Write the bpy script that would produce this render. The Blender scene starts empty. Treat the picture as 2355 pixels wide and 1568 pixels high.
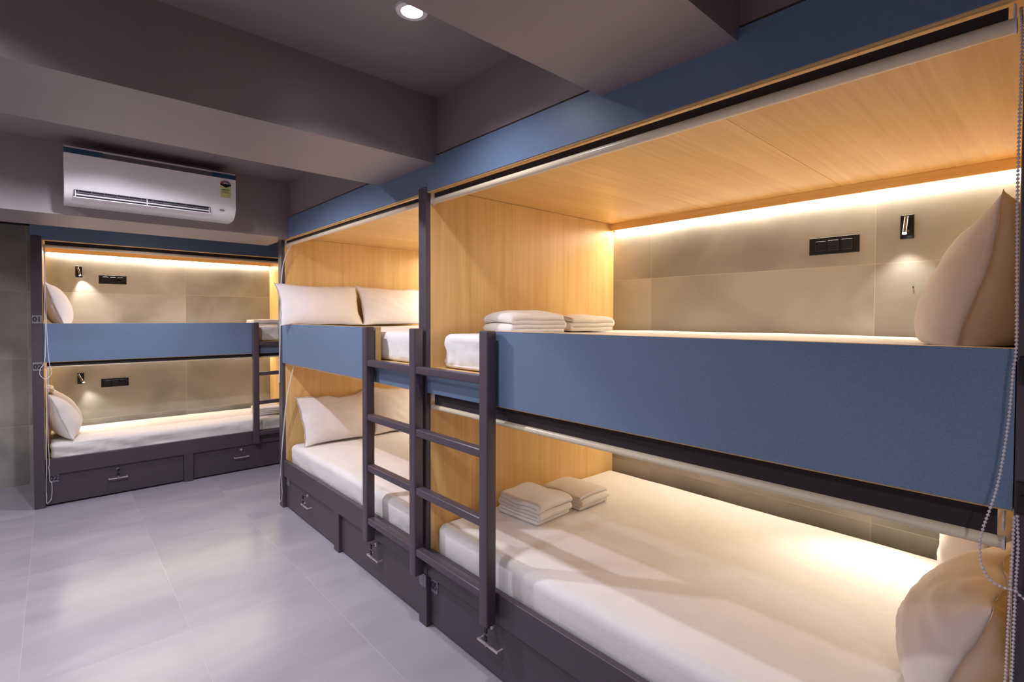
import bpy, bmesh, math, random
from mathutils import Vector, Matrix, noise
random.seed(4)
S = bpy.context.scene
C = S.collection
PI = math.pi

# ------------------------------------------------------------------ materials
def s2l(c):
    return tuple(((v/255)/12.92 if v/255 <= .04045 else ((v/255+.055)/1.055)**2.4) for v in c)

class NT:
    def __init__(s, name):
        s.m = bpy.data.materials.new(name); s.m.use_nodes = True
        s.n = s.m.node_tree.nodes; s.l = s.m.node_tree.links
        s.b = s.n['Principled BSDF']
    def node(s, t, **k):
        n = s.n.new(t)
        for a, v in k.items(): setattr(n, a, v)
        return n
    def link(s, a, b): s.l.new(a, b)
    def coords(s, scale=(1, 1, 1), rot=(0, 0, 0), loc=(0, 0, 0)):
        tc = s.node('ShaderNodeTexCoord'); mp = s.node('ShaderNodeMapping')
        mp.inputs['Scale'].default_value = scale; mp.inputs['Rotation'].default_value = rot
        mp.inputs['Location'].default_value = loc
        s.link(tc.outputs['Object'], mp.inputs['Vector']); return mp.outputs['Vector']
    def noise(s, vec, scale, detail=3, rough=.5, dist=0):
        n = s.node('ShaderNodeTexNoise'); n.inputs['Scale'].default_value = scale
        n.inputs['Detail'].default_value = detail; n.inputs['Roughness'].default_value = rough
        n.inputs['Distortion'].default_value = dist
        s.link(vec, n.inputs['Vector']); return n.outputs['Fac']
    def ramp(s, fac, stops):
        r = s.node('ShaderNodeValToRGB'); e = r.color_ramp.elements
        e[0].position, e[0].color = stops[0][0], (*stops[0][1], 1)
        e[1].position, e[1].color = stops[-1][0], (*stops[-1][1], 1)
        for p, c in stops[1:-1]:
            q = e.new(p); q.color = (*c, 1)
        s.link(fac, r.inputs['Fac']); return r.outputs['Color']
    def mix(s, fac, a, b, mode='MIX'):
        m = s.node('ShaderNodeMix', data_type='RGBA', blend_type=mode)
        if isinstance(fac, (int, float)): m.inputs[0].default_value = fac
        else: s.link(fac, m.inputs[0])
        for i, v in ((6, a), (7, b)):
            if isinstance(v, tuple): m.inputs[i].default_value = (*v, 1)
            else: s.link(v, m.inputs[i])
        return m.outputs[2]
    def bump(s, h, strength=.3, dist=.002):
        b = s.node('ShaderNodeBump'); b.inputs['Strength'].default_value = strength
        b.inputs['Distance'].default_value = dist
        s.link(h, b.inputs['Height']); s.link(b.outputs['Normal'], s.b.inputs['Normal'])
    def base(s, c):
        if isinstance(c, tuple): s.b.inputs['Base Color'].default_value = (*c, 1)
        else: s.link(c, s.b.inputs['Base Color'])
    def rough(s, v, metal=0, spec=None):
        s.b.inputs['Roughness'].default_value = v; s.b.inputs['Metallic'].default_value = metal
        if spec is not None: s.b.inputs['Specular IOR Level'].default_value = spec

def plain(name, rgb, rough=.5, metal=0, var=.06, scale=30, bump=0, spec=None):
    t = NT(name); v = t.coords(); f = t.noise(v, scale)
    c = s2l(rgb) if max(rgb) > 1 else rgb
    t.base(t.ramp(f, [(.3, tuple(x*(1-var) for x in c)), (.7, tuple(min(1, x*(1+var)) for x in c))]))
    t.rough(rough, metal, spec)
    if bump: t.bump(f, bump, .001)
    return t.m

def wood(name, ax):
    t = NT(name); c0 = s2l((232, 193, 130)); c1 = s2l((214, 170, 105)); c2 = s2l((224, 183, 117))
    def sc(a, b): return tuple(b if i == ax else a for i in range(3))
    v = t.coords(scale=sc(42, 1.1))
    f = t.noise(v, 1.6, 4, .6, .35)
    v2 = t.coords(scale=sc(6, .4)); g = t.noise(v2, 1.4, 2, .5, 1.2)
    a = t.ramp(f, [(.34, c1), (.5, c2), (.66, c0)])
    b = t.ramp(g, [(.35, s2l((212, 167, 102))), (.65, s2l((234, 197, 138)))])
    t.base(t.mix(.45, a, b)); t.rough(.42, 0, .4); t.bump(f, .05, .001)
    return t.m

def tiles(name, axis, bw, bh, off, cols, joint, rough, jw=.0022, streak=None, spec=.5):
    """large format tiles; axis = which world axes run along the tile width and height"""
    t = NT(name); tc = t.node('ShaderNodeTexCoord'); sp = t.node('ShaderNodeSeparateXYZ')
    t.link(tc.outputs['Object'], sp.inputs[0]); cb = t.node('ShaderNodeCombineXYZ')
    for i, (a, o) in enumerate(zip(axis, off)):
        m = t.node('ShaderNodeMath', operation='ADD'); m.inputs[1].default_value = o
        t.link(sp.outputs[a], m.inputs[0]); t.link(m.outputs[0], cb.inputs[i])
    br = t.node('ShaderNodeTexBrick'); br.offset = 0; br.squash = 1
    br.inputs['Scale'].default_value = 1; br.inputs['Mortar Size'].default_value = jw
    br.inputs['Mortar Smooth'].default_value = .3; br.inputs['Bias'].default_value = 0
    br.inputs['Brick Width'].default_value = bw; br.inputs['Row Height'].default_value = bh
    br.inputs['Color1'].default_value = (0, 0, 0, 1); br.inputs['Color2'].default_value = (1, 1, 1, 1)
    t.link(cb.outputs[0], br.inputs['Vector'])
    vec = t.coords(scale=streak or (1, 1, 1))
    # shift the clouds from tile to tile
    sh = t.node('ShaderNodeVectorMath', operation='MULTIPLY_ADD')
    t.link(br.outputs['Color'], sh.inputs[0]); sh.inputs[1].default_value = (7, 5, 3); t.link(vec, sh.inputs[2])
    f = t.noise(sh.outputs[0], 1.7, 3.5, .48, .5)
    a = t.ramp(f, [(.3, cols[0]), (.5, cols[1]), (.72, cols[2])])
    tint = t.ramp(br.outputs['Color'], [(0, (.93, .93, .93)), (1, (1, 1, 1))])
    a = t.mix(1.0, a, tint, 'MULTIPLY')
    t.base(t.mix(br.outputs['Fac'], a, joint)); t.rough(rough, 0, spec)
    rr = t.node('ShaderNodeMapRange'); rr.inputs[3].default_value = rough*.85; rr.inputs[4].default_value = rough*1.2
    t.link(f, rr.inputs[0]); t.link(rr.outputs[0], t.b.inputs['Roughness'])
    inv = t.node('ShaderNodeMath', operation='SUBTRACT'); inv.inputs[0].default_value = 1
    t.link(br.outputs['Fac'], inv.inputs[1]); t.bump(inv.outputs[0], .35, .001)
    return t.m

def cloth(name, rgb, stripes=False):
    t = NT(name); v = t.coords(); f = t.noise(v, 9, 4, .6, .3); g = t.noise(v, 500, 1, .5)
    c = s2l(rgb); a = t.ramp(f, [(.3, tuple(x*.95 for x in c)), (.7, c)])
    t.base(a); t.rough(.85, 0, .2)
    t.b.inputs['Sheen Weight'].default_value = .15
    ad = t.node('ShaderNodeMath', operation='MULTIPLY_ADD'); ad.inputs[1].default_value = .12
    t.link(g, ad.inputs[0]); t.link(f, ad.inputs[2]); t.bump(ad.outputs[0], .25, .012)
    return t.m

def glow(name, rgb, strength):
    t = NT(name); t.base(rgb); t.b.inputs['Emission Color'].default_value = (*rgb, 1)
    t.b.inputs['Emission Strength'].default_value = strength; return t.m

def laminate(name, rgb):
    t = NT(name); c = s2l(rgb); v = t.coords(); f = t.noise(v, 340, 2, .6); g = t.noise(v, 2.5, 2)
    a = t.ramp(f, [(.35, tuple(x*.82 for x in c)), (.65, tuple(x*1.16 for x in c))])
    b = t.ramp(g, [(.3, tuple(x*.95 for x in c)), (.7, tuple(x*1.05 for x in c))])
    t.base(t.mix(.5, a, b)); t.rough(.38, 0, .45); t.bump(f, .12, .0006); return t.m

M = {}
M['paint'] = plain('satin_wall_paint', (139, 126, 128), .42, var=.03, scale=6, spec=.7)
M['blue'] = laminate('blue_laminate', (104, 124, 151))
M['woodZ'] = wood('oak_vertical', 2)
M['woodX'] = wood('oak_lengthwise', 0)
M['woodY'] = wood('oak_depthwise', 1)
M['light'] = plain('pale_wall_paint', (205, 198, 196), .8, var=.02, scale=6, spec=.2)  # pale tone chosen so the unseen walls bounce more light
M['char'] = plain('charcoal_laminate', (76, 67, 74), .42, var=.05, scale=60, spec=.45)
M['metal'] = plain('powder_coated_steel', (77, 66, 75), .36, var=.05, scale=80, spec=.55)
M['black'] = plain('black_plastic', (26, 24, 26), .25, var=.05)
M['blackm'] = plain('black_fabric', (46, 38, 40), .85, var=.08, scale=300)
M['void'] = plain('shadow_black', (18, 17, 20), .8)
M['white'] = plain('white_plastic', (232, 228, 230), .3, var=.02)
M['ivory'] = plain('ivory_tube', (230, 214, 184), .28, var=.02)
M['bead'] = plain('bead_plastic', (214, 200, 204), .4, var=.03)
M['cord'] = plain('cord', (226, 224, 228), .7, var=.03)
M['chrome'] = plain('brushed_chrome', (205, 200, 196), .22, 1, var=.04)
M['sheet'] = cloth('white_cotton_sheet', (236, 230, 226))
M['pillow'] = cloth('white_cotton_pillowcase', (232, 224, 220))
M['towel'] = cloth('white_terry', (236, 230, 224))
M['led'] = glow('led_tape', (1.0, .8, .55), 12)
M['lamp_on'] = glow('lamp_lens', (1.0, .95, .85), 30)
M['tube'] = plain('dark_chrome', (126, 120, 116), .16, 1, var=.04)
M['handle'] = plain('satin_nickel', (214, 206, 200), .3, .55, var=.03)
M['down'] = glow('downlight_lens', (.86, .9, 1.0), 22)
M['plate'] = plain('number_plate_steel', (128, 128, 138), .35, .3, var=.03)
M['num'] = plain('numeral_dark', (34, 30, 38), .5)
M['band'] = plain('smoked_band', (84, 76, 82), .25)
M['film'] = plain('blue_film', (28, 62, 92), .12, var=.1)
M['grey'] = plain('vent_grey', (120, 112, 122), .4)
M['yellow'] = plain('label_yellow', (214, 204, 138), .5)
M['green'] = plain('label_green', (70, 140, 100), .5)
M['red'] = plain('label_red', (170, 60, 90), .5)
M['ink'] = plain('label_ink', (120, 120, 96), .5)
M['floor'] = tiles('floor_tile', (1, 0), 1.215, .594, (-.385, .859),
                   (s2l((160, 155, 165)), s2l((169, 163, 172)), s2l((178, 172, 179))),
                   s2l((182, 172, 180)), .21, .0018, streak=(.8, 2.2, 1), spec=.42)
conc = (s2l((136, 133, 126)), s2l((166, 163, 156)), s2l((190, 187, 180)))
M['tileR'] = tiles('wall_tile_right', (1, 2), 1.176, .6, (-.603, .045), conc, s2l((188, 180, 164)), .4, .0018, spec=.4)
M['tileB'] = tiles('wall_tile_back', (0, 2), 1.2, .6, (.301, .07), conc, s2l((196, 186, 168)), .4, .0018, spec=.4)

# ------------------------------------------------------------------ helpers
def mesh(name, verts, faces, mat, smooth=False):
    me = bpy.data.meshes.new(name); me.from_pydata(verts, [], faces)
    me.materials.append(mat); me.update()
    if smooth:
        for p in me.polygons: p.use_smooth = True
    return me

def link(name, me, parent=None, loc=(0, 0, 0)):
    o = bpy.data.objects.new(name, me); C.objects.link(o)
    o.location = loc
    if parent: o.parent = parent
    return o

def tag(o, label=None, cat=None, group=None, kind=None):
    if label: o['label'] = label
    if cat: o['category'] = cat
    if group: o['group'] = group
    if kind: o['kind'] = kind
    return o

def empty(name, loc, rz=0, label=None, cat=None, group=None):
    o = bpy.data.objects.new(name, None); C.objects.link(o)
    o.empty_display_size = .1
    o.location = loc; o.rotation_euler = (0, 0, rz); return tag(o, label, cat, group)

def bm_finish(bm, name, mat, parent, smooth=None, recentre=True):
    bmesh.ops.recalc_face_normals(bm, faces=bm.faces)
    me = bpy.data.meshes.new(name)
    c = Vector((0, 0, 0))
    if recentre and bm.verts:
        lo = Vector([min(v.co[i] for v in bm.verts) for i in range(3)])
        hi = Vector([max(v.co[i] for v in bm.verts) for i in range(3)])
        c = (lo+hi)/2; c.z = lo.z
        bmesh.ops.translate(bm, verts=bm.verts, vec=-c)
    bm.to_mesh(me); bm.free(); me.materials.append(mat)
    if smooth is not None:
        for p in me.polygons: p.use_smooth = True
        if smooth: me.set_sharp_from_angle(angle=smooth)
    return link(name, me, parent, c)

def add_box(bm, x0, x1, y0, y1, z0, z1, bevel=0, seg=2):
    b = bmesh.new(); bmesh.ops.create_cube(b, size=1)
    for v in b.verts:
        v.co = Vector((x0+(v.co.x+.5)*(x1-x0), y0+(v.co.y+.5)*(y1-y0), z0+(v.co.z+.5)*(z1-z0)))
    if bevel: bmesh.ops.bevel(b, geom=list(b.edges), offset=bevel, segments=seg, affect='EDGES', profile=.6)
    merge(bm, b)

def merge(bm, b, mat=None):
    if mat is not None: bmesh.ops.transform(b, matrix=mat, verts=b.verts)
    me = bpy.data.meshes.new('tmp'); b.to_mesh(me); b.free(); bm.from_mesh(me); bpy.data.meshes.remove(me)

def box(name, x0, x1, y0, y1, z0, z1, mat, parent=None, bevel=.0015, seg=1):
    bm = bmesh.new(); add_box(bm, x0, x1, y0, y1, z0, z1, bevel, seg)
    return bm_finish(bm, name, mat, parent, smooth=.6 if bevel > .003 else None)

def add_cyl(bm, p0, p1, r, n=16, r2=None):
    p0, p1 = Vector(p0), Vector(p1); d = p1-p0; b = bmesh.new()
    bmesh.ops.create_cone(b, cap_ends=True, segments=n, radius1=r, radius2=r if r2 is None else r2, depth=d.length)
    q = Vector((0, 0, 1)).rotation_difference(d.normalized()).to_matrix().to_4x4()
    merge(bm, b, Matrix.Translation((p0+p1)/2) @ q)

def cyl(name, p0, p1, r, mat, parent=None, n=20, r2=None):
    bm = bmesh.new(); add_cyl(bm, p0, p1, r, n, r2); return bm_finish(bm, name, mat, parent, smooth=.7)

def spline_pts(pts, n=8):
    pts = [Vector(p) for p in pts]; out = []
    P = [pts[0]*2-pts[1]]+pts+[pts[-1]*2-pts[-2]]
    for i in range(1, len(P)-2):
        for k in range(n):
            t = k/n; a, b, c, d = P[i-1], P[i], P[i+1], P[i+2]
            out.append(.5*((2*b)+(c-a)*t+(2*a-5*b+4*c-d)*t*t+(3*b-a-3*c+d)*t**3))
    out.append(pts[-1]); return out

def tube(name, pts, r, mat, parent=None, n=8, sub=8):
    pts = spline_pts(pts, sub); vs = []; fs = []
    for i, p in enumerate(pts):
        d = (pts[min(i+1, len(pts)-1)]-pts[max(i-1, 0)]).normalized()
        a = d.cross(Vector((.3, .9, .1))).normalized(); b = d.cross(a)
        for k in range(n):
            t = 2*PI*k/n; vs.append(p+a*math.cos(t)*r+b*math.sin(t)*r)
    for i in range(len(pts)-1):
        for k in range(n): fs.append((i*n+k, i*n+(k+1) % n, (i+1)*n+(k+1) % n, (i+1)*n+k))
    fs.append(tuple(range(n))); fs.append(tuple(range((len(pts)-1)*n, len(pts)*n)))
    bm = bmesh.new(); me = mesh('tmp', vs, fs, mat); bm.from_mesh(me); bpy.data.meshes.remove(me)
    return bm_finish(bm, name, mat, parent, smooth=1.2)

def beads(name, pts, r, step, mat, parent=None):
    pts = spline_pts(pts, 16); bm = bmesh.new(); acc = 0
    for a, b in zip(pts, pts[1:]):
        L = (b-a).length
        while acc < L:
            p = a.lerp(b, acc/L); q = bmesh.new(); bmesh.ops.create_icosphere(q, subdivisions=1, radius=r)
            merge(bm, q, Matrix.Translation(p)); acc += step
        acc -= L
    for a, b in zip(pts, pts[1:]): add_cyl(bm, a, b, r*.3, 5)
    return bm_finish(bm, name, mat, parent, smooth=1.5)

def text_obj(name, body, size, mat, parent, loc, rot, depth=.0006):
    cu = bpy.data.curves.new(name, 'FONT'); cu.body = body; cu.size = size; cu.extrude = depth
    cu.offset = size*.045; cu.align_x = 'CENTER'; cu.align_y = 'CENTER'; cu.resolution_u = 3
    o = bpy.data.objects.new('tmp', cu); C.objects.link(o); bpy.context.view_layer.update()
    dg = bpy.context.evaluated_depsgraph_get(); me = bpy.data.meshes.new_from_object(o.evaluated_get(dg))
    bpy.data.objects.remove(o); me.name = name
    me.materials.clear(); me.materials.append(mat)
    t = link(name, me, parent, loc); t.rotation_euler = rot; return t

def fbm(p, s, o=0):
    return noise.noise(Vector((p[0]*s+o, p[1]*s+o*1.7, p[2]*s-o)))

# ------------------------------------------------------------------ room shell
def struct(name, *a, **k):
    o = box(name, *a, **k)
    # keep the world origin so that tile joints stay where they are
    me = o.data; me.transform(Matrix.Translation(o.location)); o.location = (0, 0, 0)
    return tag(o, kind='structure')
XL = -2.75; YF = -2.2
struct('floor', XL, 1.6, YF, 6.35, -.1, 0, M['floor'], bevel=0)
struct('ceiling', XL, .012, YF, 4.2, 2.53, 2.63, M['paint'], bevel=0)
struct('wall_right', 1.475, 1.6, YF, 6.35, 0, 2.63, M['tileR'], bevel=0)
struct('wall_back', XL, 1.475, 6.235, 6.35, 0, 2.63, M['tileB'], bevel=0)
struct('wall_left', XL-.1, XL, YF, 6.35, 0, 2.63, M['light'], bevel=0)
struct('wall_front', XL, 1.6, YF-.1, YF, 0, 2.63, M['light'], bevel=0)
tag(struct('trim_1', XL, .012, 2.003, 2.55, 2.226, 2.53, M['paint'], bevel=0), 'deep dark painted ceiling beam crossing the room in front of the air conditioner')
tag(struct('trim_2', XL, .012, .592, 1.035, 2.226, 2.53, M['paint'], bevel=0), 'dark painted ceiling beam crossing the room nearest the viewer')
tag(struct('trim_3', XL, .012, 4.0, 4.55, 2.106, 2.63, M['paint'], bevel=0), 'lower dark painted beam behind the air conditioner')
tag(struct('trim_4', .012, 1.475, YF, 4.55, 2.27, 2.63, M['paint'], bevel=0), 'dark painted bulkhead above the long row of bunks')
tag(struct('trim_5', XL, 1.475, 4.55, 6.235, 2.31, 2.63, M['void'], bevel=0), 'ceiling over the end bunk, its shadow painted as black')  # black colour stands in for the shadow on this ceiling

# ------------------------------------------------------------------ bunk beds
ZB, ZT, ZR = 1.143, 1.45, .379      # guard board bottom / top, bed rail top
def bunk(name, loc, rz, L, D, xl, xr, ladder, label, top=(0, None), left=True, right=True, fx=(0, None), plates=()):
    """local axes: x along the front, y into the bay, z up; xl/xr = clear opening"""
    r = empty(name, loc, rz, label, 'bunk bed', None)
    x1f = L if fx[1] is None else fx[1]
    if left:
        box('side_panel', 0, xl, .02, D, .334, 2.13, M['woodZ'], r); tag(box('base_side', 0, xl, .0205, D, 0, .333, M['char'], r), 'charcoal base side')
        tag(box('edge_post', 0, xl-.002, -.005, .02, 0, 2.13, M['char'], r, bevel=.002), 'charcoal front edge')
    if right:
        box('side_panel', xr, L, .02, D, .334, 2.13, M['woodZ'], r); tag(box('base_side', xr, L, .0205, D, 0, .333, M['char'], r), 'charcoal base side')
        tag(box('edge_post', xr+.002, L, -.005, .02, 0, 2.13, M['char'], r, bevel=.002), 'charcoal front edge')
    # ceiling boards of the upper bay
    n = 3; w = (xr-xl)/n
    for i in range(n):
        box('ceiling_panel', xl+i*w+.0008, xl+(i+1)*w-.0008, .03, D, 2.13, 2.148, M['woodY'], r, bevel=.0006)
    box('top_slab', 0, L, .03, D, 2.149, 2.165, M['char'], r)
    f = box('fascia_board', fx[0], x1f, .003, .016, 2.1, 2.257, M['woodX'], r, bevel=.001)
    tag(f, 'oak core of the blue fascia')
    tag(box('fascia_panel', fx[0], x1f, -.0, .003, 2.105, 2.257, M['blue'], r, bevel=0), 'long blue laminate fascia')
    for z in (1.2, 2.13):
        box('light_valance', xl, xr, D-.04, D-.028, z-.045, z, M['woodX'], r)
    for z in (1.2, 2.13):
        tag(box('led_strip', xl+.02, xr-.012, D-.013, D-.002, z-.0445, z-.0405, M['led'], r, bevel=0), 'glowing warm light strip')
    # decks
    tag(box('upper_deck', xl, xr, .004, D, 1.2, 1.262, M['woodX'], r), 'oak platform of the upper berth')
    tag(box('lower_deck', xl, xr, .03, D, .3, .332, M['char'], r), 'charcoal platform of the lower berth')
    # guard board, with the cut-away where the ladder stands
    lx0, lx1 = ladder
    if lx0 < L/2: g0, g1, a0, a1 = lx1-.035, xr, xl, lx1-.035
    else: g0, g1, a0, a1 = xl, lx0+.04, lx0+.04, xr
    g = box('guard_board', g0, g1, -.0, .034, ZB, ZT, M['woodX'], r, bevel=.0008)
    tag(box('guard_face', g0-g.location.x, g1-g.location.x, -.003-g.location.y, -.0002-g.location.y, .004, ZT-ZB-.001, M['blue'], g, bevel=0), 'blue laminate face')
    tag(box('deck_apron', a0, a1, 0, .004, ZB, 1.252, M['blue'], r, bevel=0), 'short blue laminate apron below the berth opening')
    # base: rail, leg, two drawers
    box('bed_rail', xl, xr, 0, .028, .252, ZR, M['char'], r, bevel=.002)
    mid = (xl+xr)/2
    box('base_leg', mid-.037, mid+.037, 0, .028, 0, .252, M['char'], r, bevel=.002)
    for k, (d0, d1) in enumerate(((xl+.002, mid-.039), (mid+.039, xr-.002))):
        d = box('drawer', d0, d1, .02, .6, .014, .25, M['char'], r, bevel=.002)
        cx = (d0+d1)/2; ox, oy, oz = d.location
        hx = cx-.012 if k == 0 else cx-.06*(rz == 0)
        hb = bmesh.new()
        add_box(hb, hx-.066-ox, hx+.066-ox, -.014-oy, -.006-oy, .139-oz, .148-oz, .002, 2)
        for sx in (-.06, .06): add_cyl(hb, (hx+sx-ox, -.010-oy, .1435-oz), (hx+sx-ox, .0202-oy, .1435-oz), .0045, 10)
        tag(bm_finish(hb, 'handle', M['handle'], d, smooth=.6), 'chrome bar handle')
        lb = bmesh.new(); lxx = hx+(-.0 if rz else .0)
        add_cyl(lb, (hx-ox, .0202-oy, .214-oz), (hx-ox, .009-oy, .214-oz), .0105, 18)
        tag(bm_finish(lb, 'lock', M['handle'], d, smooth=.6), 'round chrome lock')
        d['hx'] = hx
    for (x, y, z, body, lab) in plates:
        pl = box('number_plate', x-.029, x+.029, y-.004, y, z-.033, z+.033, M['plate'], r, bevel=.003, seg=2)
        tag(pl, lab)
        if body: text_obj('numerals', body, .05, M['num'], pl, (0, -.0022, .033), (PI/2, 0, 0))
    return r

RZ = -PI/2
far = bunk('bunk_bed', (0, 4.22, 0), RZ, 2.15, 1.475, .08, 2.08, (1.585, 2.145),
           'far bay of the double-depth bunk row, with two pillows on each oak-lined berth', fx=(.222, 2.15),
           plates=((.013, -.005, 1.44, '', 'small dark plate seen edge-on'), (2.12, -.005, .225, '', 'small grey plate low on the divider'),
                   (.13, .02, .215, '', 'small dark plate on the drawer front')))
near = bunk('bunk_bed', (0, 2.07, 0), RZ, 2.085, 1.475, 0, 2.005, (-.03, .53),
            'nearest bay of the bunk row, with the long blue guard board and drawer plate 05', left=False, fx=(0, 2.085),
            plates=((.034, .02, .208, '05', 'grey plate reading 05'),))
end = bunk('bunk_bed', (-1.457, 5.38, 0), 0, 2.06, .855, .067, 1.987, (1.56, 2.03),
           'single bunk on the far wall under the air conditioner, post plates 01 and 02',
           plates=((.032, -.005, 1.481, '01', 'bluish plate reading 01'), (.032, -.005, 1.114, '02', 'dark plate reading 02'),
                   (.114, .02, .219, '02', 'dark plate reading 02 on the drawer')))

# ------------------------------------------------------------------ ladders
def ladder(loc, rz, xs, rungs, label):
    r = empty('bunk_ladder', loc, rz, label, 'ladder')
    for x in xs:
        bm = bmesh.new(); add_box(bm, x-.027, x+.027, -.066, -.016, .262, 1.452, .009, 3)
        for z in (.33, 1.2): add_box(bm, x-.012, x+.012, -.02, -.0052, z-.02, z+.02, 0)
        bm_finish(bm, 'stile', M['metal'], r, smooth=.5)
    for a, b in zip(xs, xs[1:]):
        for z in rungs:
            bm = bmesh.new(); add_box(bm, a+.0265, b-.0265, -.062, -.02, z-.036, z, .008, 3)
            bm_finish(bm, 'rung', M['metal'], r, smooth=.5)
    return r
ladder((0, 4.22, 0), RZ, (1.617, 2.117, 2.657), (1.272, .974, .694, .4),
       'twin charcoal steel ladder with eight rungs clamped over the row divider')
ladder((-1.457, 5.38, 0), 0, (1.587, 2.035), (1.262, .966, .684, .378),
       'charcoal steel ladder at the right end of the far single bunk')

# ------------------------------------------------------------------ blinds
def blind(root_loc, rz, x0, x1, zt, zb, label, cords=(), chains=(), fabric=True, brackets=True, rodr=.0125):
    r = empty('roller_blind', root_loc, rz, label, 'roller blind')
    y = .032
    if fabric:
        box('fabric', x0+.012, x1-.012, y-.002, y, zb+.006, zt-.0005, M['blackm'], r, bevel=0)
    bm = bmesh.new(); add_cyl(bm, (x0, y, zb), (x1, y, zb), rodr, 16)
    rod = bm_finish(bm, 'bottom_rail', M['ivory'], r, smooth=.8)
    for x in (x0, x1):
        s = .004 if x == x0 else -.004
        bm = bmesh.new(); add_cyl(bm, (x-.001*(s > 0), y, zb), (x+s, y, zb), rodr+.0018, 16)
        tag(bm_finish(bm, 'end_cap', M['white'], r, smooth=.8), 'white end cap')
    if brackets:
        for x in (x0+.001, x1-.005): box('bracket', x, x+.004, y-.012, y+.012, zt-.045, zt-.001, M['white'], r, bevel=.001)
    for pts in cords: tube('pull_cord', pts, .0021, M['cord'], r, n=6, sub=8)
    for pts in chains: beads('bead_chain', pts, .0031, .0074, M['bead'], r)
    return r
g = None
# end bunk
blind((-1.457, 5.38, 0), 0, .071, 1.983, 2.1, 2.058, 'black blind rolled up at the top of the far single bunk',
      cords=(((.076, .04, 2.05), (.078, -.006, 2.0), (.076, -.012, 1.6), (.08, -.014, 1.35), (.072, -.02, 1.16), (.048, -.03, 1.1), (.044, -.03, 1.055),
              (.062, -.032, 1.025), (.084, -.03, 1.02), (.105, -.026, 1.045), (.112, -.02, 1.085), (.1, -.015, 1.13), (.09, -.012, 1.3), (.084, -.01, 1.6), (.082, -.006, 2.0), (.08, .04, 2.05)),))
blind((-1.457, 5.38, 0), 0, .071, 1.983, ZB, 1.105, 'black blind rolled up under the blue board of the far single bunk', rodr=.006,
      cords=(((.084, .03, 1.1), (.08, -.012, 1.0), (.078, -.014, .7), (.074, -.014, .45), (.072, -.014, .3), (.068, -.014, .16), (.071, -.016, .1), (.07, -.018, .05), (.074, -.018, .038),
              (.094, -.018, .06), (.101, -.018, .1), (.103, -.016, .16), (.1, -.016, .2), (.09, -.016, .22), (.09, -.014, .28), (.086, -.014, .32), (.09, -.014, .37), (.084, -.012, .6), (.09, -.01, 1.0), (.092, .03, 1.1)),))
# far bay
blind((0, 4.22, 0), RZ, .084, 2.07, 2.1, 2.068, 'ivory bottom rail blind rolled up at the top of the far row bay',
      cords=(((.14, .04, 2.06), (.13, -.012, 1.9), (.074, -.016, 1.6), (.065, -.018, 1.35), (.06, -.02, 1.15), (.05, -.02, 1.03), (.055, -.02, .99),
              (.064, -.02, 1.05), (.075, -.02, 1.2), (.08, -.018, 1.35), (.084, -.016, 1.6), (.14, -.012, 1.9), (.165, .04, 2.06)),))
blind((0, 4.22, 0), RZ, .084, 2.07, ZB, 1.136, 'pale bottom rail blind drawn up under the blue board of the far row bay', fabric=False, brackets=False, rodr=.006,
      cords=(((.2, .04, 1.13), (.17, -.0, .9), (.12, -.016, .6), (.09, -.02, .4), (.07, -.02, .3), (.05, -.02, .2), (.045, -.02, .1), (.06, -.022, .055),
              (.085, -.022, .06), (.105, -.02, .12), (.1, -.02, .17), (.08, -.02, .25), (.08, -.02, .33), (.1, -.018, .45), (.13, -.012, .62), (.18, -.0, .9), (.21, .04, 1.13)),))
# near bay
blind((0, 2.07, 0), RZ, .008, 1.995, 2.1, 2.062, 'black blind with long ivory rail rolled up at the top of the nearest bay', rodr=.014,
      chains=(((2.0, .03, 2.09), (2.004, -.014, 2.0), (2.003, -.016, 1.75), (2.006, -.018, 1.47), (2.003, -.02, 1.41), (1.997, -.02, 1.3), (1.985, -.022, 1.19),
               (1.966, -.03, 1.1), (1.964, -.03, 1.06), (1.97, -.03, 1.03), (1.985, -.028, 1.01), (2.01, -.022, 1.005), (2.03, -.02, 1.02), (2.034, -.018, 1.3), (2.03, -.016, 1.7), (2.022, -.014, 2.0), (2.01, .03, 2.09)),))
blind((0, 2.07, 0), RZ, .008, 1.995, ZB, 1.072, 'black blind with ivory rail hanging under the nearest blue guard board', rodr=.0125,
      chains=(((2.012, -.012, 1.14), (2.014, -.014, 1.08), (2.012, -.014, 1.0), (2.01, -.014, .85), (2.006, -.014, .65), (2.002, -.014, .45), (1.998, -.016, .41), (1.994, -.016, .45),
               (1.998, -.014, .65), (2.002, -.014, .85), (2.005, -.014, 1.0), (2.007, -.014, 1.08), (2.008, -.012, 1.14)),))

def cleat(loc, rz, z0, z1, label):
    r = empty('cord_cleat', loc, rz, label, 'cord cleat')
    box('base', -.012, .012, -.006, 0, z0, z1, M['black'], r, bevel=.003, seg=2)
    cyl('knob', (0, -.006, (z0+z1)/2), (0, -.013, (z0+z1)/2), .006, M['black'], r)
cleat((-.005, .048, 0), RZ, 1.385, 1.437, 'black cord cleat beside the nearest blue guard board')
cleat((-.005, .05, 0), RZ, 1.145, 1.205, 'black cord cleat just above the white bead chains at the nearest post')

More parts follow.
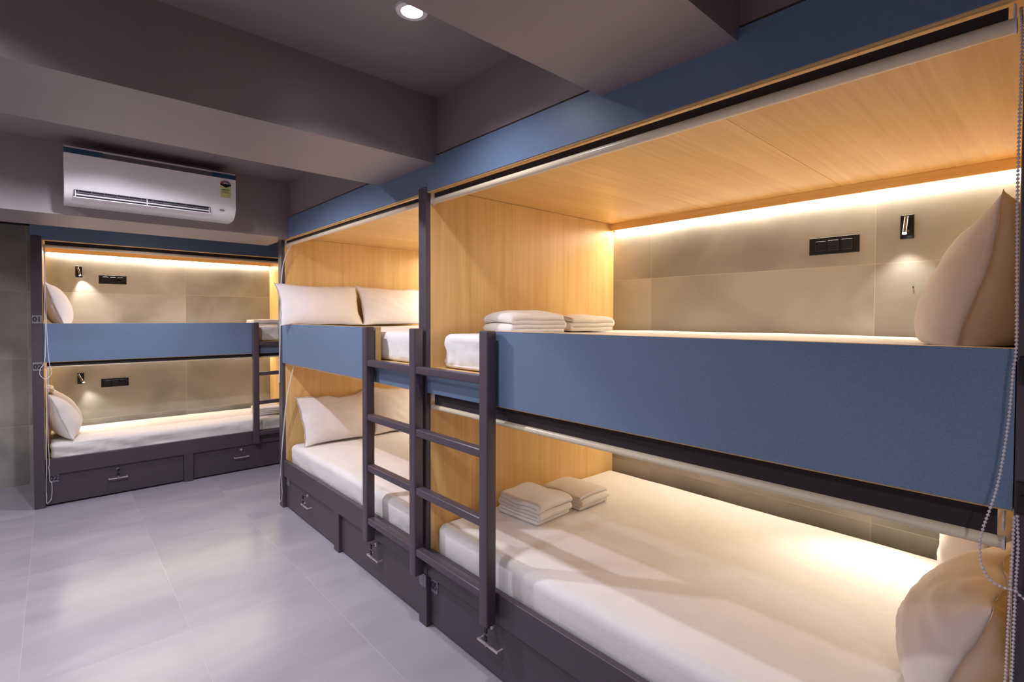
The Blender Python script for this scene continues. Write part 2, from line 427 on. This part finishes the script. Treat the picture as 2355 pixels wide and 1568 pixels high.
# ------------------------------------------------------------------ soft furnishing
def rounded_slab(L, D, H, rad, n, disp, name, mat):
    nx, ny, nz = n; vs = {}; V = []; F = []
    def vert(i, j, k):
        key = (i, j, k)
        if key in vs: return vs[key]
        def q(i, n, S):      # denser samples near the ends
            t = i/n; t = .5-.5*math.cos(PI*t)*(abs(math.cos(PI*t))**-.35 if abs(math.cos(PI*t)) > 1e-6 else 0); return (max(0, min(1, t))-.5)*S
        p = Vector((q(i, nx, L), q(j, ny, D), q(k, nz, H)))
        inn = Vector([max(-s/2+rad, min(s/2-rad, c)) for s, c in zip((L, D, H), p)])
        d = p-inn
        if d.length > 1e-6: p = inn+d.normalized()*min(rad, d.length if d.length < rad else rad)
        nrm = d.normalized() if d.length > 1e-6 else Vector((0, 0, 1))
        p = p+disp(p, nrm)
        vs[key] = len(V); V.append(p+Vector((0, 0, H/2))); return vs[key]
    def quad(a, b, c, d): F.append((vert(*a), vert(*b), vert(*c), vert(*d)))
    for i in range(nx):
        for j in range(ny):
            quad((i, j, 0), (i, j+1, 0), (i+1, j+1, 0), (i+1, j, 0)); quad((i, j, nz), (i+1, j, nz), (i+1, j+1, nz), (i, j+1, nz))
    for i in range(nx):
        for k in range(nz):
            quad((i, 0, k), (i+1, 0, k), (i+1, 0, k+1), (i, 0, k+1)); quad((i, ny, k), (i, ny, k+1), (i+1, ny, k+1), (i+1, ny, k))
    for j in range(ny):
        for k in range(nz):
            quad((0, j, k), (0, j, k+1), (0, j+1, k+1), (0, j+1, k)); quad((nx, j, k), (nx, j+1, k), (nx, j+1, k+1), (nx, j, k+1))
    return mesh(name, V, F, mat, True)

def place(o, base, lx, ly, z, rz_extra=0):
    """put a thing at bunk-local (lx, ly, z)"""
    m = Matrix.Translation(base.location) @ Matrix.Rotation(base.rotation_euler.z, 4, 'Z')
    o.location = m @ Vector((lx, ly, z)); o.rotation_euler = (0, 0, base.rotation_euler.z+rz_extra); return o

def mattress(base, x0, x1, y0, y1, z0, H, seed, label, group, fold=.008):
    L, D = x1-x0, y1-y0
    def disp(p, n):
        v = Vector((0, 0, 0)); side = 1-abs(n.z)
        # gathers of the fitted sheet on the sides, running diagonally
        a = fbm((p.x*1.0+p.z*2.5, p.y*1.0+p.z*2.5, seed), 5, seed)
        b = fbm((p.x*1.0-p.z*1.6, p.y*1.0-p.z*1.6, seed+5), 13, seed)
        low = .35+.65*max(0, min(1, (.06-p.z)/.12))
        if side > .4: v += Vector((n.x, n.y, 0))*(a*fold*1.4+abs(b)*fold*1.3-fold)*low*side
        top = max(0, (p.z-.03)/.05)
        v.z += top*(fbm(p, 2.2, seed)*.006+fbm(p, 6, seed+3)*.0022)
        return v
    me = rounded_slab(L, D, H, .042, (110, 70, 14), disp, 'mattress', M['sheet'])
    o = link('mattress', me); place(o, base, (x0+x1)/2, (y0+y1)/2, z0)
    return tag(o, label, 'mattress', group)
mg = 'white sheeted mattresses of the bunks'
mattress(far, .1, 2.07, .042, 1.425, .333, .165, 1, 'white sheeted mattress on the lower berth of the far row bay', mg)
mattress(far, .1, 2.06, .042, 1.425, 1.263, .165, 2, 'white sheeted mattress on the upper berth of the far row bay', mg)
mattress(near, .01, 1.99, .04, 1.425, .333, .165, 3, 'white sheeted mattress on the lower berth of the nearest bay', mg, .004)
mattress(near, .05, 1.985, .042, 1.425, 1.263, .163, 4, 'white sheeted mattress on the upper berth of the nearest bay', mg, .017)
mattress(end, .09, 1.96, .042, .8, .333, .155, 5, 'white sheeted mattress on the lower berth of the far single bunk', mg, .02)
mattress(end, .09, 1.96, .042, .8, 1.263, .15, 6, 'white sheeted mattress on the upper berth of the far single bunk', mg, .02)

def pillow(centre, face, lean, W, H, T, seed, label, group, twist=0, flap=False, bulge=1.0, corner=1.0, sink=.02, wall=None, crease=1.0, ev=.66):
    """centre of the bottom edge; face = horizontal unit vector it looks towards; lean = backward tilt"""
    n = Vector((face[0], face[1], 0)).normalized(); w = n.cross(Vector((0, 0, 1))).normalized()*-1
    up = Vector((0, 0, 1))
    h = (up*math.cos(lean)-n*math.sin(lean)); nn = (n*math.cos(lean)+up*math.sin(lean))
    if twist:
        R = Matrix.Rotation(twist, 3, nn); w = R @ w; h = R @ h
    NU, NV = 56, 40; V = []; F = []
    def P(u, v, s):
        cu = max(0, 1-abs(u)**2.3)**.62; cv = max(0, 1-abs(v)**2.1)**ev
        th = T/2*cu*cv
        x = W/2*u*(1-.075*(1-abs(v)**2.2)*abs(u)**3*corner); y = H/2*v*(1-.13*(1-abs(u)**2.0)*abs(v)**3*corner)
        # settled belly: more stuffing low down
        th *= 1+.16*bulge*(-v)*(1-abs(v))
        q = Vector((x*1.0, y*1.0, s*.7+seed))
        wr = noise.noise(Vector((x*7+seed, y*4, s)))*.006*cu*cv
        # puckers radiating from the corners and along the seams
        ang = math.atan2(abs(v)-1.25, abs(u)-1.25); rd = math.hypot(abs(u)-1.2, abs(v)-1.2)
        wr += math.sin(ang*26+3*noise.noise(Vector((u*2, v*2, seed))))*.0038*crease*math.exp(-rd*2.0)*(cu*cv)**.4*(1 if s > 0 else -1)
        wr += noise.noise(Vector((x*26+seed*3, y*9, s*2)))*.0022*(1-cu*.6)
        wr += abs(noise.noise(Vector(((x+y)*9+seed, (x-y)*3, s*2+seed))))*.005*cu*cv
        wr += (abs(noise.noise(Vector((x*5+seed, y*15+x*6, s+seed*2))))-.2)*.011*(crease-.4)*(cu*cv)**.5
        wr *= crease**.6
        edge = (1-cu*cv)
        z = s*(th+wr)+noise.noise(Vector((x*6+seed, y*6, 3)))*.018*edge
        y += (noise.noise(Vector((x*12+seed, 2, v)))*.009+noise.noise(Vector((x*4.5+seed, 8, v)))*.02)*edge; x += (noise.noise(Vector((y*14+seed, 5, u)))*.008+noise.noise(Vector((y*5+seed, 9, u)))*.014)*edge
        bend = -.35*(v*.5+.5)**2*T*.25
        return Vector((x, y, z+bend))
    idx = {}
    for s in (1, -1):
        for i in range(NU+1):
            for j in range(NV+1):
                border = i in (0, NU) or j in (0, NV)
                if border and s == -1: idx[(s, i, j)] = idx[(1, i, j)]; continue
                u = -math.cos(PI*i/NU); v = -math.cos(PI*j/NV)
                u = .55*u+.45*(2*i/NU-1); v = .55*v+.45*(2*j/NV-1)
                idx[(s, i, j)] = len(V); p = P(u, v, 0 if border else s)
                V.append(p)
        for i in range(NU):
            for j in range(NV):
                a, b, c, d = idx[(s, i, j)], idx[(s, i+1, j)], idx[(s, i+1, j+1)], idx[(s, i, j+1)]
                F.append((a, b, c, d) if s == 1 else (a, d, c, b))
    # flat hem round the edge
    ring = [(i, 0) for i in range(NU)]+[(NU, j) for j in range(NV)]+[(i, NV) for i in range(NU, 0, -1)]+[(0, j) for j in range(NV, 0, -1)]
    outs = []
    for (i, j) in ring:
        p = V[idx[(1, i, j)]]; d = Vector((p.x/W, p.y/H, 0)); d = Vector((math.copysign(abs(d.x)**3, d.x), math.copysign(abs(d.y)**3, d.y), 0)).normalized()
        outs.append(len(V)); V.append(p+d*.007+Vector((0, 0, noise.noise(p*30+Vector((seed, 0, 0)))*.003)))
    for k in range(len(ring)):
        a = idx[(1, *ring[k])]; b = idx[(1, *ring[(k+1) % len(ring)])]; F.append((a, b, outs[(k+1) % len(ring)], outs[k]))
    Rm = Matrix((w, h, nn)).transposed(); base = Vector(centre)
    V2 = [Rm @ (p+Vector((0, H/2, 0))) for p in V]
    for p in V2:
        p.z -= sink
        if p.z < .05: p.z = .05*math.exp((p.z-.05)/.05)*.98+.001    # squashed on the mattress
        if wall is not None:                                       # flattened against the panel it leans on
            k = p.dot(n)+base.dot(n)-wall
            if k < .03: p += n*(.03*math.exp((k-.03)/.03)-k)
    me = mesh('pillow', V2, F, M['pillow'], True)
    o = link('pillow', me, None, base); tag(o, label, 'pillow', group)
    if flap:
        fv = []; ff = []; n1 = 16; n2 = 6
        for a in range(n1+1):
            for b in range(n2+1):
                x = (a/n1-.5)*W*.5+W*.1; t = b/n2
                fv.append(Rm @ Vector((x, H*.94+t*.045+.006*math.sin(a*.9), -.012-.045*t*t+.006*math.sin(a*1.3+b*.5)+.01)))
        for a in range(n1):
            for b in range(n2): k = a*(n2+1)+b; ff.append((k, k+1, k+n2+2, k+n2+1))
        fl = link('case_flap', mesh('case_flap', fv, ff, M['pillow'], True), o)
        so = fl.modifiers.new('t', 'SOLIDIFY'); so.thickness = .003
    return o

pg = None
MU, ML = 1.428, .497    # mattress tops
pillow((.255, 3.95, MU), (0, -1), .34, .66, .385, .19, 3, 'white pillow with a pointed corner poking past the post, far bay upper berth', pg, wall=-4.139)
pillow((.915, 3.95, MU), (0, -1), .33, .66, .385, .18, 9, 'white pillow on the far bay upper berth, half hidden by the divider post', pg, wall=-4.139)
pillow((.375, 3.93, ML), (0, -1), .42, .58, .43, .18, 14, 'white pillow left of the ladder on the far bay lower berth', pg, twist=-.015, crease=1.3, wall=-4.139)
pillow((1.01, 3.93, ML), (0, -1), .36, .66, .44, .17, 22, 'white pillow seen between ladder stiles on the far bay lower berth', pg, twist=-.03, wall=-4.139)
pillow((.715, .205, MU), (0, 1), .15, .68, .52, .285, 34, 'large white pillow leaning at the right edge of the nearest upper berth', pg, sink=.13, wall=.066, crease=1.1, bulge=2, ev=.5)
pillow((.61, .245, ML), (0, 1), .3, .62, .42, .28, 37, 'cream lit pillow in the bottom right corner, front one of the pair', pg, sink=.07, wall=.066, crease=1.9)
pillow((1.19, .22, ML), (0, 1), .14, .52, .46, .26, 41, 'cream lit pillow behind the front one on the nearest lower berth', pg, sink=.04, wall=.066, crease=1.9)
pillow((-1.25, 5.72, MU-.012), (1, 0), .3, .6, .42, .19, 47, 'white pillow against the left end of the far single bunk upper berth', pg, wall=-1.389)
pillow((-1.215, 5.74, ML-.01), (1, 0), .3, .62, .44, .22, 52, 'plump white pillow with open case flap, far single bunk lower berth', pg, flap=True, wall=-1.389)

def towel(pos, rz, Lx, Dy, layers, t, seed, label, group, puff=0.0, skew=0.0):
    """folded cloth: a ribbon folded back and forth (profile in y-z), extruded along x"""
    o = None; path = []
    R = t*.5
    for k in range(layers):
        z = R+k*t*1.04; a, b = (0, Dy) if k % 2 == 0 else (Dy, 0)
        ins = .004+.004*noise.noise(Vector((k*3.1, seed, 0)))
        m = 14
        for q in range(m+1):
            s = q/m; y = a+(b-a)*s
            y = max(R+ins, min(Dy-R-ins, y)); path.append((y, z))
        if k < layers-1:
            cy, cz = path[-1][0], z+t*.52; sg = 1 if b > a else -1
            for q in range(1, 6):
                an = -PI/2+PI*q/6; path.append((cy+sg*math.cos(an)*t*.52, cz+math.sin(an)*t*.52))
    n = len(path); prof = []
    hw = t*.47
    nrm = []
    for i in range(n):
        a = path[max(0, i-1)]; b = path[min(n-1, i+1)]; d = Vector((b[0]-a[0], b[1]-a[1]))
        d = d.normalized() if d.length > 1e-9 else Vector((1, 0)); nrm.append(Vector((-d.y, d.x)))
    prof = [Vector(p)+m*hw for p, m in zip(path, nrm)]+[Vector(p)-m*hw for p, m in zip(reversed(path), reversed(nrm))]
    NX = 26; V = []; F = []; K = len(prof); Ht = layers*t*1.04
    for i in range(NX+1):
        u = i/NX*2-1; e = max(0, 1-abs(u)**6)
        for p in prof:
            sh = .9+.1*e**.5
            zz = p.y/Ht; x = u*Lx/2*(1-.03*noise.noise(Vector((p.y*60, seed, 1))))+skew*(p.x-Dy/2)
            y = Dy/2+(p.x-Dy/2)*(1-.035*(1-e))
            z = p.y*sh*(1+puff*math.cos(u*1.4)*math.cos((p.x/Dy-.5)*2.2))
            z += zz*(noise.noise(Vector((x*9+seed, y*9, 0)))*.009)
            y += noise.noise(Vector((x*10+seed, z*20, 7)))*.004
            V.append(Vector((x, y-Dy/2, max(.0, z))))
    for i in range(NX):
        for k in range(K): F.append((i*K+k, i*K+(k+1) % K, (i+1)*K+(k+1) % K, (i+1)*K+k))
    # close both ends as strips between the two ribbon faces
    for base, flip in ((0, False), (NX*K, True)):
        for k in range(n-1):
            q = (base+k, base+k+1, base+K-2-k, base+K-1-k); F.append(q if flip else q[::-1])
    o = link('folded_towel', mesh('folded_towel', V, F, M['towel'], True), None, pos)
    o.rotation_euler = (0, 0, rz); return tag(o, label, 'towel', group)
tg = None
towel((.43, 1.84, MU+.004), PI/2-.12, .25, .34, 4, .02, 3, 'folded white towel nearest the ladder on the nearest upper berth', tg, .35)
towel((.86, 1.86, MU+.004), PI/2-.05, .23, .36, 3, .023, 8, 'folded white towel deeper in on the nearest upper berth', tg, .3)
towel((.50, 1.835, ML+.006), .05, .25, .29, 5, .019, 12, 'thick folded white towel stack on the nearest lower berth, by the ladder', tg, .12)
towel((.80, 1.82, ML+.006), .02, .24, .29, 4, .017, 17, 'flatter folded white towel behind the thick one on the nearest lower berth', tg, .2)
towel((.36, 5.68, MU-.008), 0, .38, .26, 3, .018, 23, 'folded white towel on the far single bunk upper berth', tg, .1)
towel((.33, 5.68, ML-.002), PI/2, .26, .25, 4, .018, 29, 'folded white towel beside the ladder on the far single bunk lower berth', tg, .1)

# ------------------------------------------------------------------ wall fittings
def reading_lamp(loc, rz, tilt, label, out=.0):
    r = empty('reading_lamp', loc, rz, label, 'lamp', None)
    box('back_plate', -.025, .025, -.006, 0, 0, .105, M['black'], r, bevel=.001)
    cyl('swivel', (.004, -.006, .03), (.004, -.03, .03), .007, M['chrome'], r)
    a = Vector((math.sin(tilt)*.042, -.022, .056+.036)); b = Vector((-math.sin(tilt)*.042, -.026-out, .056-.038))
    c = cyl('lamp_tube', a, b, .0085, M['tube'], r, 20)
    ln = cyl('lens', b, b+(b-a).normalized()*.0012, .0078, M['lamp_on'], r, 16)
    return r
def spot(loc, direction, power, color, size=1.5, blend=.6, soft=.01, name='lamp_light'):
    l = bpy.data.lights.new(name, 'SPOT'); l.energy = power; l.color = color; l.spot_size = size; l.spot_blend = blend
    l.shadow_soft_size = soft; o = bpy.data.objects.new(name, l); C.objects.link(o); o.location = loc
    o.rotation_euler = Vector(direction).to_track_quat('-Z', 'Y').to_euler(); return o
def switch_plate(loc, rz, label, socket_left):
    r = empty('switch_plate', loc, rz, label, 'switch')
    box('plate', -.106, .106, -.005, 0, 0, .083, M['black'], r, bevel=.001)
    xs = (-.056, 0, .056)
    for i, x in enumerate(xs):
        sock = (i == 0) if socket_left else (i == 2)
        if sock:
            so = box('socket', x-.022, x+.022, -.0075, -.0048, .018, .065, M['black'], r, bevel=.001)
            bm = bmesh.new()
            for dx, dz, rr in ((0, .033, .0038), (-.009, .014, .003), (.009, .014, .003)): add_cyl(bm, (dx, -.0026, dz), (dx, -.0008, dz), rr, 10)
            bm_finish(bm, 'holes', M['void'], so)
        else:
            bm = bmesh.new(); add_box(bm, x-.022, x+.022, -.009, -.0048, .017, .066, .0012, 1)
            for v in bm.verts:
                if v.co.z > .05 and v.co.y < -.006: v.co.y -= .003
            bm_finish(bm, 'rocker', M['black'], r)
    return r
WR = 1.474; WB = 6.234
reading_lamp((WR, .486, 1.857), RZ, 0, 'lit black and chrome reading lamp above the nearest upper berth pillow', .035)
reading_lamp((WR, .486, .9), RZ, 0, 'lit reading lamp above the nearest lower berth, behind the guard board')
reading_lamp((-1.15, WB, 1.872), 0, -.2, 'small black reading lamp over the far single bunk upper berth')
reading_lamp((-1.147, WB, .872), 0, -.45, 'small black reading lamp over the far single bunk lower berth', .03)
switch_plate((WR, .77, 1.817), RZ, 'black three-gang switch plate on the nearest upper berth wall', True)
switch_plate((-.9, WB, 1.82), 0, 'black switch plate over the far single bunk upper berth', False)
switch_plate((-.893, WB, .825), 0, 'black switch plate over the far single bunk lower berth', False)
o = cyl('wall_screw', (WR, .462, 1.643), (WR-.006, .462, 1.643), .003, M['void']); tag(o, 'tiny dark screw on the tiled wall under the nearest reading lamp', 'screw')
wc = (1.0, .93, .78)
spot((WR-.066, .486, 1.868), (-.1, 0, -1), 6, wc, 1.7, .8)
spot((WR-.045, .486, .905), (-1.0, .08, -1), 16, wc, 1.5, .9)
spot((-1.145, WB-.045, 1.882), (.25, .15, -1), 8, wc, 1.25, .7)
spot((-1.13, WB-.045, .885), (.3, -.3, -1), 8, wc, 1.5, .6)
# the far bay's own lamps hang on the hidden wall behind the divider
spot((WR-.045, 3.7, 1.865), (-.3, .1, -1), 4, wc, 2.2, .8)
spot((WR-.045, 3.7, .93), (-.6, .1, -1), 4, wc, 2.2, .8)

# ------------------------------------------------------------------ keys
def keys(x, y, z, rz, label):
    r = empty('key_set', (x, y, z), rz, label, 'key')
    b = box('key_head', -.009, .009, -.034, -.026, -.014, .012, M['black'], r, bevel=.003, seg=2)
    box('key_blade', -.0035, .0035, -.026, -.0, -.0009, .0009, M['chrome'], r, bevel=0)
    bm = bmesh.new()
    for k in range(14):
        a0 = 2*PI*k/14; a1 = 2*PI*(k+1)/14; rr = .009
        add_cyl(bm, (rr*math.sin(a0), -.03, -.018+rr*math.cos(a0)), (rr*math.sin(a1), -.03, -.018+rr*math.cos(a1)), .0011, 6)
    bm_finish(bm, 'key_ring', M['chrome'], r, smooth=1.5)
    box('key_head', -.009, .009, -.034, -.027, -.048, -.024, M['black'], r, bevel=.003, seg=2)
    box('key_blade', -.003, .003, -.0315, -.0295, -.072, -.047, M['chrome'], r, bevel=0)
def hxs(b): return [c['hx'] for c in b.children if c.name.startswith('drawer')]
def keyat(b, hx, label):
    m = Matrix.Translation(b.location) @ Matrix.Rotation(b.rotation_euler.z, 4, 'Z')
    p = m @ Vector((hx, .0095, .214)); keys(p.x, p.y, p.z, b.rotation_euler.z, label)
H = hxs(far); keyat(far, H[0], 'black-headed keys in the far bay drawer left of the middle leg'); keyat(far, H[1], 'black-headed keys in the drawer just below the ladder foot, far bay')
keyat(near, hxs(near)[0], 'black-headed keys in the nearest drawer, under the right ladder foot')
keyat(end, hxs(end)[0], 'key in the left drawer lock of the far single bunk')

# ------------------------------------------------------------------ air conditioner
def ac():
    r = empty('air_conditioner', (-.842, 4.0, 2.16), 0, 'white wall-mounted split air conditioner on the far beam', 'air conditioner')
    W = .434
    prof = [(0, .31), (-.19, .31), (-.2, .305), (-.205, .296), (-.207, .26), (-.208, .085), (-.203, .06), (-.192, .038), (-.17, .018), (-.14, .005), (-.1, 0), (0, .0)]
    def extr(pf, x0, x1, name, mat, par=r):
        bm = bmesh.new(); a = [bm.verts.new((x0, y, z)) for y, z in pf]; b = [bm.verts.new((x1, y, z)) for y, z in pf]
        n = len(pf)
        for i in range(n): bm.faces.new((a[i], a[(i+1) % n], b[(i+1) % n], b[i]))
        bm.faces.new(a); bm.faces.new(b[::-1]); return bm_finish(bm, name, mat, par, smooth=.45)
    body = extr(prof, -W, W, 'casing', M['white'])
    # the dark band below the top edge
    extr([(-.2, .298), (-.2078, .2935), (-.2095, .266), (-.2, .266)], -W-.0005, W+.0005, 'trim_band', M['band'])
    for a, b in ((-W-.001, -W+.17), (W-.14, W+.001)):
        tag(extr([(-.206, .2965), (-.2092, .294), (-.2106, .267), (-.206, .266)], a, b, 'protective_film', M['film']), 'glossy blue protective film')
    # outlet with louvre
    x0, x1 = -1.235+.842, -.56+.842
    tag(box('air_outlet', x0, x1, -.2095, -.19, .024, .064, M['void'], r, bevel=0), 'black air outlet slot')
    bm = bmesh.new(); b = bmesh.new(); add_box(b, x0+.004, x1-.004, -.006, .006, -.0015, .0015, 0)
    merge(bm, b, Matrix.Translation((0, -.209, .036)) @ Matrix.Rotation(-1.0, 4, 'X')); bm_finish(bm, 'louvre', M['white'], r)
    bm = bmesh.new(); b = bmesh.new(); add_box(b, x0+.004, x1-.004, -.005, .005, -.001, .001, 0)
    merge(bm, b, Matrix.Translation((0, -.2085, .048)) @ Matrix.Rotation(-1.1, 4, 'X')); bm_finish(bm, 'louvre', M['grey'], r)
    box('outlet_lip', x0-.004, x1+.004, -.2125, -.19, .02, .0245, M['white'], r, bevel=.001)
    for x in (x0+.006, (x0+x1)/2, x1-.006): box('outlet_post', x-.002, x+.002, -.2135, -.2, .026, .06, M['white'], r, bevel=0)
    for k in range(12):
        x = x0+.02+(x1-x0-.04)*k/11; box('vane', x-.0008, x+.0008, -.2105, -.2, .05, .062, M['grey'], r, bevel=0)
    # energy sticker: rounded white and black top over a yellow sheet
    lx, rx = -.5+.842, -.437+.842; c = (lx+rx)/2; y = -.2082
    st = box('energy_label', lx, rx, y-.0006, y, .14, .225, M['yellow'], r, bevel=0); L0 = st.location
    bm = bmesh.new(); n = 18; ring = [bm.verts.new((math.cos(PI*k/n)*(rx-lx)/2, 0, math.sin(PI*k/n)*.028)) for k in range(n+1)]
    bm.faces.new(ring); e = bmesh.ops.extrude_face_region(bm, geom=bm.faces[:]); bmesh.ops.translate(bm, verts=[v for v in e['geom'] if isinstance(v, bmesh.types.BMVert)], vec=(0, .0006, 0))
    bmesh.ops.translate(bm, verts=bm.verts, vec=(0, -.0007, .085)); tag(bm_finish(bm, 'label_dial', M['plate'], st), 'pale half-round dial')
    bm = bmesh.new(); vs = [bm.verts.new(p) for p in ((-.032, -.0011, .09), (.032, -.0011, .09), (.032, -.0011, .08), (0, -.0011, .066), (-.032, -.0011, .08))]
    bm.faces.new(vs); tag(bm_finish(bm, 'label_banner', M['black'], st), 'black pointed banner')
    box('label_mark', -.03, -.014, -.0013, -.0009, .09, .1, M['red'], st, bevel=0)
    box('label_mark', -.012, .012, -.0013, -.0009, .09, .097, M['yellow'], st, bevel=0)
    box('label_line', -.024, .022, -.0011, -.0006, .048, .055, M['green'], st, bevel=0)
    for k in range(4): box('label_line', -.025, .002+.018*(k < 3), -.0011, -.0006, .028+k*.005, .0298+k*.005, M['ink'], st, bevel=0)
    tag(box('badge', -.504+.842, -.478+.842, -.2092, -.205, .05, .058, M['grey'], r, bevel=0), 'small grey badge')
ac()

# ------------------------------------------------------------------ downlights
def downlight(x, y, label, power, cone=2.75, blend=.45, zc=2.53):
    r = empty('downlight', (x, y, zc), 0, label, 'ceiling light')
    bm = bmesh.new(); n = 40; V = []
    for rad, z in ((.034, -.002), (.036, -.007), (.052, -.006), (.055, 0)):
        V.append([bm.verts.new((math.cos(2*PI*k/n)*rad, math.sin(2*PI*k/n)*rad, z)) for k in range(n)])
    for a, b in zip(V, V[1:]):
        for k in range(n): bm.faces.new((a[k], a[(k+1) % n], b[(k+1) % n], b[k]))
    bm_finish(bm, 'rim', M['white'], r, smooth=.7)
    cyl('diffuser', (0, 0, -.0045), (0, 0, 0), .034, M['down'], r, 36)
    spot((x, y, zc-.015), (0, 0, -1), power, (.88, .88, 1.0), cone, blend, .035, 'downlight_light')
DL = ((-.43, 1.49, 'round white downlight glowing in the ceiling bay between the two big beams', 52, 2.35, .9),
      (-1.05, 3.0, 'round white downlight hidden behind the deep beam, in the far ceiling bay', 130),
      (-1.75, 1.6, 'round white fill downlight added over the left of the room, first ceiling bay', 68, 2.45, .8),  # added out of view to lift the room light
      (-2.1, 3.3, 'round white fill downlight added over the left of the room, far ceiling bay', 70),  # another unseen fill light, added for the far bay
      (-.75, 4.8, 'round white fill downlight added between the air conditioner beam and the end bunk', 60, 2.6, .7, 2.31),  # added behind the beam to brighten the far floor and end bunk
      (-2.0, 5.45, 'round white downlight over the passage left of the end bunk', 22, 2.4, .8, 2.31),
      (-1.7, -.9, 'round white fill downlight added behind the viewer', 58))  # unseen fill added behind the camera
for a in DL: downlight(*a)

# warm LED tape light in every berth
def led(base, L, D, z, power, w=.008):
    a = bpy.data.lights.new('led_tape_light', 'AREA'); a.shape = 'RECTANGLE'; a.size = L; a.size_y = w
    a.energy = power; a.color = (1.0, .89, .72)
    o = bpy.data.objects.new('led_tape_light', a); C.objects.link(o); place(o, base, base_mid[base.name], D-.0055, z); return o
base_mid = {far.name: 1.08, near.name: 1.0, end.name: 1.027}
for b, L, D in ((far, 1.95, 1.475), (near, 1.95, 1.475), (end, 1.87, .855)):
    k = 1 if D > 1 else 1.0
    led(b, L, D, 2.0845, 17.5*k); led(b, L, D, 1.1545, 9.5*k)

# ------------------------------------------------------------------ world, camera, view
w = bpy.data.worlds.new('World'); S.world = w; w.use_nodes = True
w.node_tree.nodes['Background'].inputs[0].default_value = (.5, .5, .6, 1); w.node_tree.nodes['Background'].inputs[1].default_value = .05
f, yaw, pitch, roll, cy, cx, h = 1161.2892, -.7367, -.0205, .0023, 753.623, 1.3271, 1.5056
fw = Vector((-math.sin(yaw), math.cos(yaw), 0)); rt = Vector((math.cos(yaw), math.sin(yaw), 0)); up = Vector((0, 0, 1))
fw2 = fw*math.cos(pitch)+up*math.sin(pitch); up2 = up*math.cos(pitch)-fw*math.sin(pitch)
r2 = rt*math.cos(roll)+up2*math.sin(roll); u2 = up2*math.cos(roll)-rt*math.sin(roll)
cam = bpy.data.cameras.new('camera'); co = bpy.data.objects.new('camera', cam); C.objects.link(co)
m = Matrix((r2, u2, -fw2)).transposed().to_4x4(); m.translation = Vector((-cx, 0, h)); co.matrix_world = m
cam.sensor_width = 36; cam.lens = 36*f/2355; cam.shift_y = -(784-cy)/2355; cam.clip_start = .02
S.camera = co
S.view_settings.view_transform = 'Standard'; S.view_settings.look = 'None'; S.view_settings.gamma = 1
S.view_settings.exposure = 0.0
